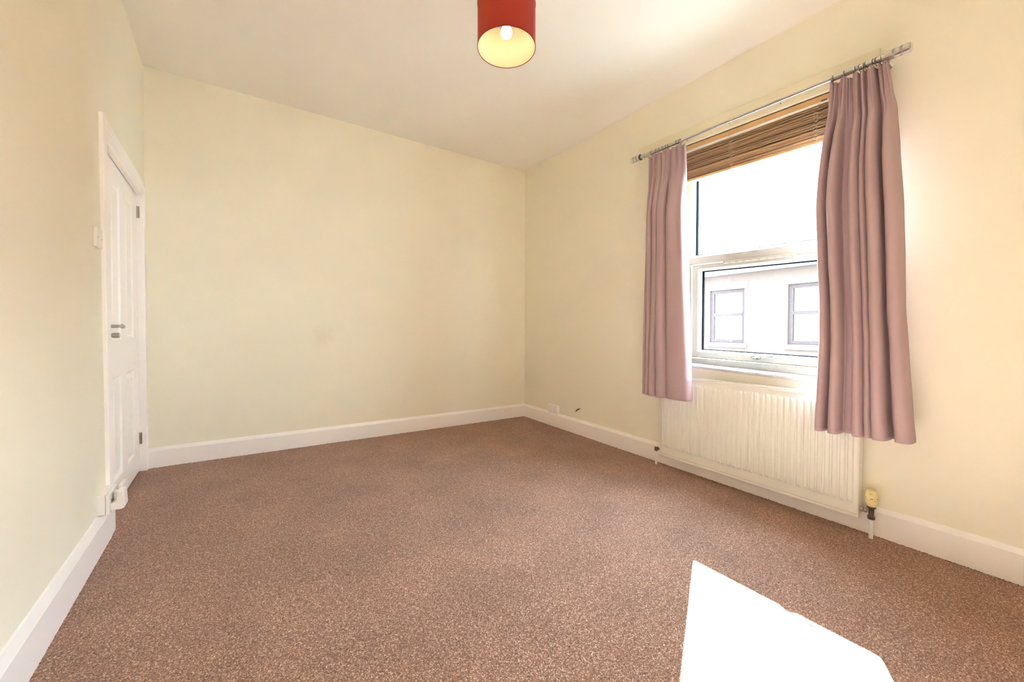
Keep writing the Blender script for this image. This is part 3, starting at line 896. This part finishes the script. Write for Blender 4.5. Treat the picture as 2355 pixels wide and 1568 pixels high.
ZTL = lambda u: 2.268 - 0.020 * u - 0.012 * max(0, 1 - u / 0.12)
ZHL = lambda u: 0.518 + 0.004 * u
curtain('curtain', 'dusty mauve pleated curtain on the left side of the window',
        [(2.26, -1.800), (1.82, -1.791), (1.18, -1.783), (0.86, -1.774), (0.51, -1.768)],
        [(2.22, -2.096), (1.89, -2.108), (1.30, -2.130), (1.02, -2.141), (0.73, -2.153), (0.53, -2.163)],
        [(0.032, 0.032, 0.1), (0.046, 0.052, 0.2), (0.062, 0.066, -0.2), (0.085, 0.080, 0.2), (0.165, 0.074, 0.2)], ZTL, ZHL, seed=3)
ZTR = lambda u: 2.221 - 0.013 * u + 0.002 * math.sin(u * 31)
ZHR = lambda u: 0.488 + 0.018 * u
curtain('curtain', 'dusty mauve pleated curtain on the right side of the window',
        [(2.22, -2.880), (2.07, -2.874), (1.93, -2.860), (1.61, -2.841), (1.34, -2.852), (1.14, -2.864), (0.94, -2.866), (0.48, -2.850)],
        [(2.19, -3.097), (2.08, -3.110), (1.99, -3.126), (1.82, -3.138), (1.53, -3.155), (1.30, -3.162), (1.10, -3.166), (0.92, -3.178), (0.63, -3.196), (0.51, -3.206)],
        [(0.041, 0.058, 0.2), (0.018, -0.006, 0.0), (0.048, 0.082, 0.3), (0.044, 0.008, 0.0), (0.042, 0.080, -0.2), (0.030, 0.062, 0.1), (0.056, 0.086, -0.2), (0.018, -0.006, 0.0), (0.058, 0.078, 0.3)], ZTR, ZHR, seed=8)

# ------------------------------------------------------------------ radiator
rd = empty('radiator', (-0.05, -2.445, 0.09)); tag(rd, 'cream enamelled panel radiator with vertical flutes under the window', 'radiator')
RY0, RY1 = -3.007, -1.884                     # right/left ends
RZ0, RZ1 = 0.095, 0.668
FXR = -0.082
# front panel pressed with 35 flutes
NF = 35
fy0, fy1 = -2.988, -1.900
pitch = (fy1 - fy0) / NF
fz0, fz1 = RZ0 + 0.052, RZ1 - 0.040
ysr, kind_ = [RY1 - 0.0], [0]
pm = MB()
cols = [(RY0 + 0.002, 0)]
for k in range(NF):
    a = fy0 + pitch * k
    cols += [(a + pitch * 0.06, 0), (a + pitch * 0.22, 1), (a + pitch * 0.70, 1), (a + pitch * 0.90, 0)]
cols += [(RY1 - 0.002, 0)]
rows = [(RZ0 + 0.004, 0), (fz0 - 0.0, 0), (fz0 + 0.012, 0.85), (fz0 + 0.016, 1), (fz1 - 0.016, 1), (fz1 - 0.012, 0.85), (fz1, 0), (RZ1 - 0.012, 0)]
for (z, rz) in rows:
    for (y, ry) in cols:
        pm.v.append((FXR + 0.0085 * (1 - rz * ry) , y, z))
nc = len(cols)
for j in range(len(rows) - 1):
    for i in range(nc - 1):
        a = j * nc + i; pm.f.append((a, a + nc, a + nc + 1, a + 1))
fp = part(pm, 'front_panel', 'rad', rd, recalc=True)
fp.modifiers.new('bevel', 'BEVEL').width = 0.0012
fp.modifiers['bevel'].segments = 2; fp.modifiers['bevel'].limit_method = 'ANGLE'; fp.modifiers['bevel'].angle_limit = math.radians(12)
# rim around the panel
b = MB(); xf = FXR + 0.001
b.box(xf, -0.060, RY0, RY1, RZ0 - 0.012, RZ0 + 0.0015)
b.box(xf, -0.060, RY0 - 0.001, RY0 + 0.005, RZ0 - 0.012, RZ1 - 0.010)
b.box(xf, -0.060, RY1 - 0.006, RY1 + 0.001, RZ0 - 0.012, RZ1 - 0.010)
sub(b, 'panel_rim', 'rad', fp, rd, bevel=0.0025)
b = MB(); b.box(FXR + 0.0045, -0.062, RY0 + 0.004, RY1 - 0.004, RZ0 + 0.001, RZ0 + 0.004)
b.box(FXR + 0.0045, -0.062, RY1 - 0.0085, RY1 - 0.005, RZ0 + 0.001, RZ1 - 0.012); sub(b, 'panel_seam', 'rad_seam', fp, rd)
b = MB(); b.box(-0.076, -0.024, RY0 + 0.006, RY1 - 0.006, RZ1 - 0.014, RZ1 - 0.006); part(b, 'top_channel', 'rad', rd)
b = MB()
b.box(FXR + 0.0005, -0.076, RY0, RY1, RZ1 - 0.014, RZ1 - 0.0085); b.box(FXR + 0.003, -0.072, RY0, RY1, RZ1 - 0.006, RZ1 + 0.002)
b.box(-0.030, -0.022, RY0, RY1, RZ1 - 0.010, RZ1 + 0.002)
tg = part(b, 'top_rim', 'rad', rd, bevel=0.0012)
b = MB()
for k in range(44):
    y = RY0 + 0.02 + k * 0.0248
    b.box(-0.071, -0.032, y, y + 0.006, RZ1 - 0.006, RZ1 - 0.002)
tgr = part(b, 'top_grille', 'rad', rd); tgr['kind'] = 'stuff'
b = MB(); b.box(-0.060, -0.024, RY0 + 0.003, RY0 + 0.006, RZ0, RZ1 - 0.008); part(b, 'side_panel', 'rad', rd)
b = MB(); b.box(-0.060, -0.024, RY1 - 0.006, RY1 - 0.003, RZ0, RZ1 - 0.008); part(b, 'side_panel', 'rad', rd)
b = MB(); b.box(-0.024, -0.020, RY0 + 0.003, RY1 - 0.003, RZ0, RZ1 - 0.004); part(b, 'back_panel', 'rad', rd)
# fins between the panels
b = MB()
for k in range(40):
    y = RY0 + 0.03 + k * 0.027
    b.box(-0.060, -0.026, y, y + 0.0012, RZ0 + 0.03, RZ1 - 0.02)
fn_ = part(b, 'convector_fins', 'rad', rd); fn_['kind'] = 'stuff'
for yy in (-2.72, -2.17):
    b = MB(); b.box(-0.026, -0.003, yy - 0.02, yy + 0.02, 0.18, 0.60); part(b, 'wall_bracket', 'rad', rd)
# thermostatic valve on the right
VY, VX = -3.050, -0.060
b = MB()
b.tube([(VX, RY0, 0.128), (VX, RY0 - 0.014, 0.128)], 0.010, 8)
b.tube([(VX, RY0 - 0.004, 0.128), (VX, RY0 - 0.012, 0.128)], 0.014, 6)
b.tube([(VX, RY0 - 0.016, 0.128), (VX, VY, 0.124)], 0.007, 10)
b.tube([(VX, RY0 - 0.018, 0.1275), (VX, RY0 - 0.026, 0.127)], 0.0115, 6)
part(b, 'valve_union', 'satin', rd, smooth=True, auto=30)
b = MB()
b.lathe((VX, VY, 0.0), [(0.0, 0.092), (0.013, 0.092), (0.0145, 0.096), (0.0145, 0.106), (0.011, 0.109), (0.0105, 0.112), (0.010, 0.138), (0.012, 0.142), (0.0165, 0.146), (0.0175, 0.152), (0.0155, 0.156), (0.0, 0.156)], 16)
vb = part(b, 'valve_body', 'darkmetal', rd, smooth=True, auto=40)
b = MB(); b.lathe((VX, VY, 0.0), [(0.0, 0.155), (0.0165, 0.155), (0.018, 0.158), (0.0185, 0.161), (0.0, 0.162)], 24); sub(b, 'collar', 'trv', vb, rd, smooth=True, auto=40)
b = MB()
hp_ = [(0.0, 0.160), (0.015, 0.160), (0.0185, 0.164), (0.0225, 0.176), (0.0245, 0.188), (0.0245, 0.200), (0.0228, 0.214), (0.0205, 0.226), (0.0185, 0.231), (0.014, 0.234), (0.0, 0.235)]
i0 = 0; nn = 36
for (r_, h_) in hp_:
    for j in range(nn):
        t = 2 * math.pi * j / nn
        rr_ = r_ * (1 + (0.035 if (0.165 < h_ < 0.205 and j % 3 == 0) else 0))
        b.v.append((VX + rr_ * math.cos(t), VY + rr_ * math.sin(t), h_))
for k in range(len(hp_) - 1):
    for j in range(nn): b.f.append((k * nn + j, k * nn + (j + 1) % nn, (k + 1) * nn + (j + 1) % nn, (k + 1) * nn + j))
vh = part(b, 'thermostatic_head', 'trv', rd, smooth=True, auto=45); vh['label'] = 'yellowed plastic thermostatic head'
# dark marks on the head, on the side facing the room
b = MB()
th0 = math.atan2(-3.68 - VY, -2.49 - VX)
def onhead(dt, z, r): return (VX + r * math.cos(th0 + dt), VY + r * math.sin(th0 + dt), z)
def mark(dt0, dt1, za, zb, r):
    b.hexa([onhead(dt0, za, r - 0.001), onhead(dt0, za, r + 0.0006), onhead(dt1, za, r + 0.0006), onhead(dt1, za, r - 0.001),
            onhead(dt0, zb, r - 0.001), onhead(dt0, zb, r + 0.0006), onhead(dt1, zb, r + 0.0006), onhead(dt1, zb, r - 0.001)])
mark(-0.20, 0.20, 0.1935, 0.1960, 0.0250)
for dt in (-0.95, 0.95): mark(dt - 0.07, dt + 0.07, 0.195, 0.198, 0.0248)
for dt in (-0.7, -0.35, 0.45, 0.75): mark(dt - 0.03, dt + 0.03, 0.184, 0.187, 0.0243)
for dt in (-0.26, -0.10, 0.06): mark(dt - 0.015, dt + 0.015, 0.212, 0.222, 0.0226)
sub(b, 'printed_marks', 'black', vh, rd)
b = MB(); b.tube([(VX, VY, -0.004), (VX, VY, 0.094)], 0.0085, 14); part(b, 'pipe', 'white', rd, smooth=True, auto=40)
# lockshield valve on the left
LVY = -1.842
b = MB()
b.tube([(VX, RY1, 0.118), (VX, LVY, 0.118)], 0.008, 10)
b.lathe((VX, LVY, 0.0), [(0, 0.098), (0.012, 0.098), (0.014, 0.102), (0.015, 0.112), (0.013, 0.124), (0.009, 0.130), (0, 0.130)], 14)
part(b, 'lockshield_body', 'darkmetal', rd, smooth=True, auto=40)
b = MB(); b.lathe((VX, LVY, 0.0), [(0, 0.128), (0.009, 0.128), (0.009, 0.152), (0.007, 0.157), (0, 0.157)], 14); part(b, 'lockshield_cap', 'white', rd, smooth=True, auto=40)
b = MB(); b.tube([(VX, LVY, -0.004), (VX, LVY, 0.100)], 0.0085, 14); part(b, 'pipe', 'white', rd, smooth=True, auto=40)

# ------------------------------------------------------------------ pendant lamp
LP = (-1.507, -2.061)
ZB0, ZT0, RS = 2.357, 2.560, 0.140
la = empty('pendant_lamp', (LP[0], LP[1], ZB0)); tag(la, 'red drum shade pendant lamp hanging from the ceiling with lit bulb', 'lamp')
c0 = (LP[0], LP[1], 0)
b = MB(); b.lathe(c0, [(RS, ZB0), (RS, ZT0)], 96); so1 = part(b, 'lamp_shade', 'shade_out', la, smooth=True, recalc=False)
b = MB(); b.lathe(c0, [(RS - 0.0015, ZT0), (RS - 0.0015, ZB0 + 0.001)], 96); sub(b, 'shade_lining', 'shade_in', so1, la, smooth=True, recalc=False)
for zz in (ZB0, ZT0):
    b = MB(); b.tube([(LP[0] + (RS) * math.cos(2 * math.pi * k / 96), LP[1] + RS * math.sin(2 * math.pi * k / 96), zz) for k in range(96)], 0.0018, 6, closed=True)
    sub(b, 'rim', 'seam', so1, la, smooth=True)
ang = math.atan2(RGT.y * 0.88 - FWD.y * 0.48, RGT.x * 0.88 - FWD.x * 0.48)
b = MB()
for d0, d1 in ((-0.008, 0.008),):
    P = lambda a, r, z: (LP[0] + r * math.cos(a), LP[1] + r * math.sin(a), z)
    b.hexa([P(ang + d0, RS, ZB0 + .001), P(ang + d0, RS + .001, ZB0 + .001), P(ang + d1, RS + .001, ZB0 + .001), P(ang + d1, RS, ZB0 + .001),
            P(ang + d0, RS, ZT0), P(ang + d0, RS + .001, ZT0), P(ang + d1, RS + .001, ZT0), P(ang + d1, RS, ZT0)])
sub(b, 'seam', 'seam', so1, la)
# wire spider at the top, lampholder, bulb, flex, ceiling rose
b = MB()
for k in range(3):
    t = 2 * math.pi * k / 3
    b.tube([(LP[0] + 0.02 * math.cos(t), LP[1] + 0.02 * math.sin(t), ZT0 - 0.035), (LP[0] + RS * math.cos(t), LP[1] + RS * math.sin(t), ZT0)], 0.0015, 6)
part(b, 'shade_carrier', 'white', la)
b = MB(); b.lathe(c0, [(0, 2.480), (0.017, 2.480), (0.021, 2.515), (0.019, 2.545), (0.010, 2.560), (0.004, 2.575), (0, 2.575)], 20); part(b, 'lampholder', 'plastic', la, smooth=True, auto=45)
b = MB()
bp_ = [(0.0001, 2.4055)]
for k in range(1, 13):
    t = math.pi * k / 16; bp_.append((0.0275 * math.sin(t), 2.433 - 0.0275 * math.cos(t)))
bp_ += [(0.016, 2.468), (0.013, 2.484), (0.0001, 2.486)]
b.lathe(c0, bp_, 32); part(b, 'bulb', 'bulb', la, smooth=True)
zc_ = ceil_z(LP[0], LP[1])
b = MB(); b.tube([(LP[0], LP[1], 2.565), (LP[0], LP[1], zc_ - 0.02)], 0.003, 8); part(b, 'flex', 'white', la, smooth=True)
b = MB(); b.lathe(c0, [(0, zc_ - 0.032), (0.012, zc_ - 0.032), (0.034, zc_ - 0.022), (0.038, zc_ + 0.002), (0, zc_ + 0.004)], 28); part(b, 'ceiling_rose', 'white', la, smooth=True, auto=45)

# ------------------------------------------------------------------ outside: street and the terraced house opposite
GZ = -3.2
b = MB(); b.box(0.4, 60, -40, 40, GZ - 0.2, GZ); tag(b.obj('trim_2', 'road'), 'grey street outside', 'ground', kind='structure')
hs = empty('terraced_house', (10, 2, GZ)); tag(hs, 'pale red brick terraced house seen through the window glass', 'house')
WINC = [3.16 + 2.29 * k for k in range(-4, 5)]
PITCHY = 2.29; OW = 0.55; OZ0, OZ1 = 0.61, 2.32
b = MB()
EZ = 2.85
ycur = WINC[0] - 1.2
for c in WINC:
    b.box(10, 10.3, ycur, c - OW, GZ, EZ)
    b.box(10, 10.3, c - OW, c + OW, GZ, OZ0); b.box(10, 10.3, c - OW, c + OW, OZ1, EZ)
    ycur = c + OW
b.box(10, 10.3, ycur, WINC[-1] + 1.2, GZ, EZ)
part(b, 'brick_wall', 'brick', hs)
b = MB(); y0_, y1_ = WINC[0] - 1.2, WINC[-1] + 1.2
b.hexa([(9.8, y0_, EZ), (14.2, y0_, EZ), (14.2, y1_, EZ), (9.8, y1_, EZ), (9.8, y0_, EZ + 0.12), (14.2, y0_, 5.6), (14.2, y1_, 5.6), (9.8, y1_, EZ + 0.12)])
part(b, 'roof', 'slate', hs)
b = MB(); b.box(9.68, 9.80, y0_, y1_, EZ - 0.08, EZ + 0.03); part(b, 'gutter', 'gutter', hs)
b = MB(); b.box(10.3, 14.2, y0_, y1_, GZ, EZ); part(b, 'house_body', 'extbrick', hs)
fmesh = None
for c in WINC:
    b = MB(); b.box(9.93, 10.02, c - OW - 0.08, c + OW + 0.08, OZ0 - 0.14, OZ0); part(b, 'stone_sill', 'lintel', hs)
    b = MB(); b.box(9.98, 10.02, c - OW - 0.10, c + OW + 0.10, OZ1, OZ1 + 0.22); part(b, 'stone_lintel', 'lintel', hs)
    b = MB()
    T = 0.09; XM = 10.06
    ia, ib = c - OW + T, c + OW - T - 0.02
    b.box(XM, XM + 0.06, c - OW, ia, OZ0, OZ1); b.box(XM, XM + 0.06, ib, c + OW, OZ0, OZ1)
    b.box(XM + 0.001, XM + 0.06, ia, ib, OZ0, OZ0 + 0.11); b.box(XM + 0.001, XM + 0.06, ia, ib, OZ1 - 0.11, OZ1)
    b.box(XM - 0.01, XM + 0.06, ia, ib, 1.46, 1.56)
    fo = part(b, 'far_window', 'brownframe', hs)
    g_ = MB(); g_.box(XM + 0.03, XM + 0.034, c - OW + T, c + OW - T, OZ0 + 0.1, OZ1 - 0.1); sub(g_, 'pane', 'glass', fo, hs)
    n_ = MB(); NW = 40
    for k in range(NW + 1):
        y = c - OW + 2 * OW * k / NW; xx = XM + 0.12 + 0.012 * math.sin(k * 1.7)
        n_.v += [(xx, y, OZ0), (xx, y, OZ1)]
    for k in range(NW): n_.f.append((2 * k, 2 * k + 2, 2 * k + 3, 2 * k + 1))
    sub(n_, 'net_curtain', 'net', fo, hs, recalc=False)
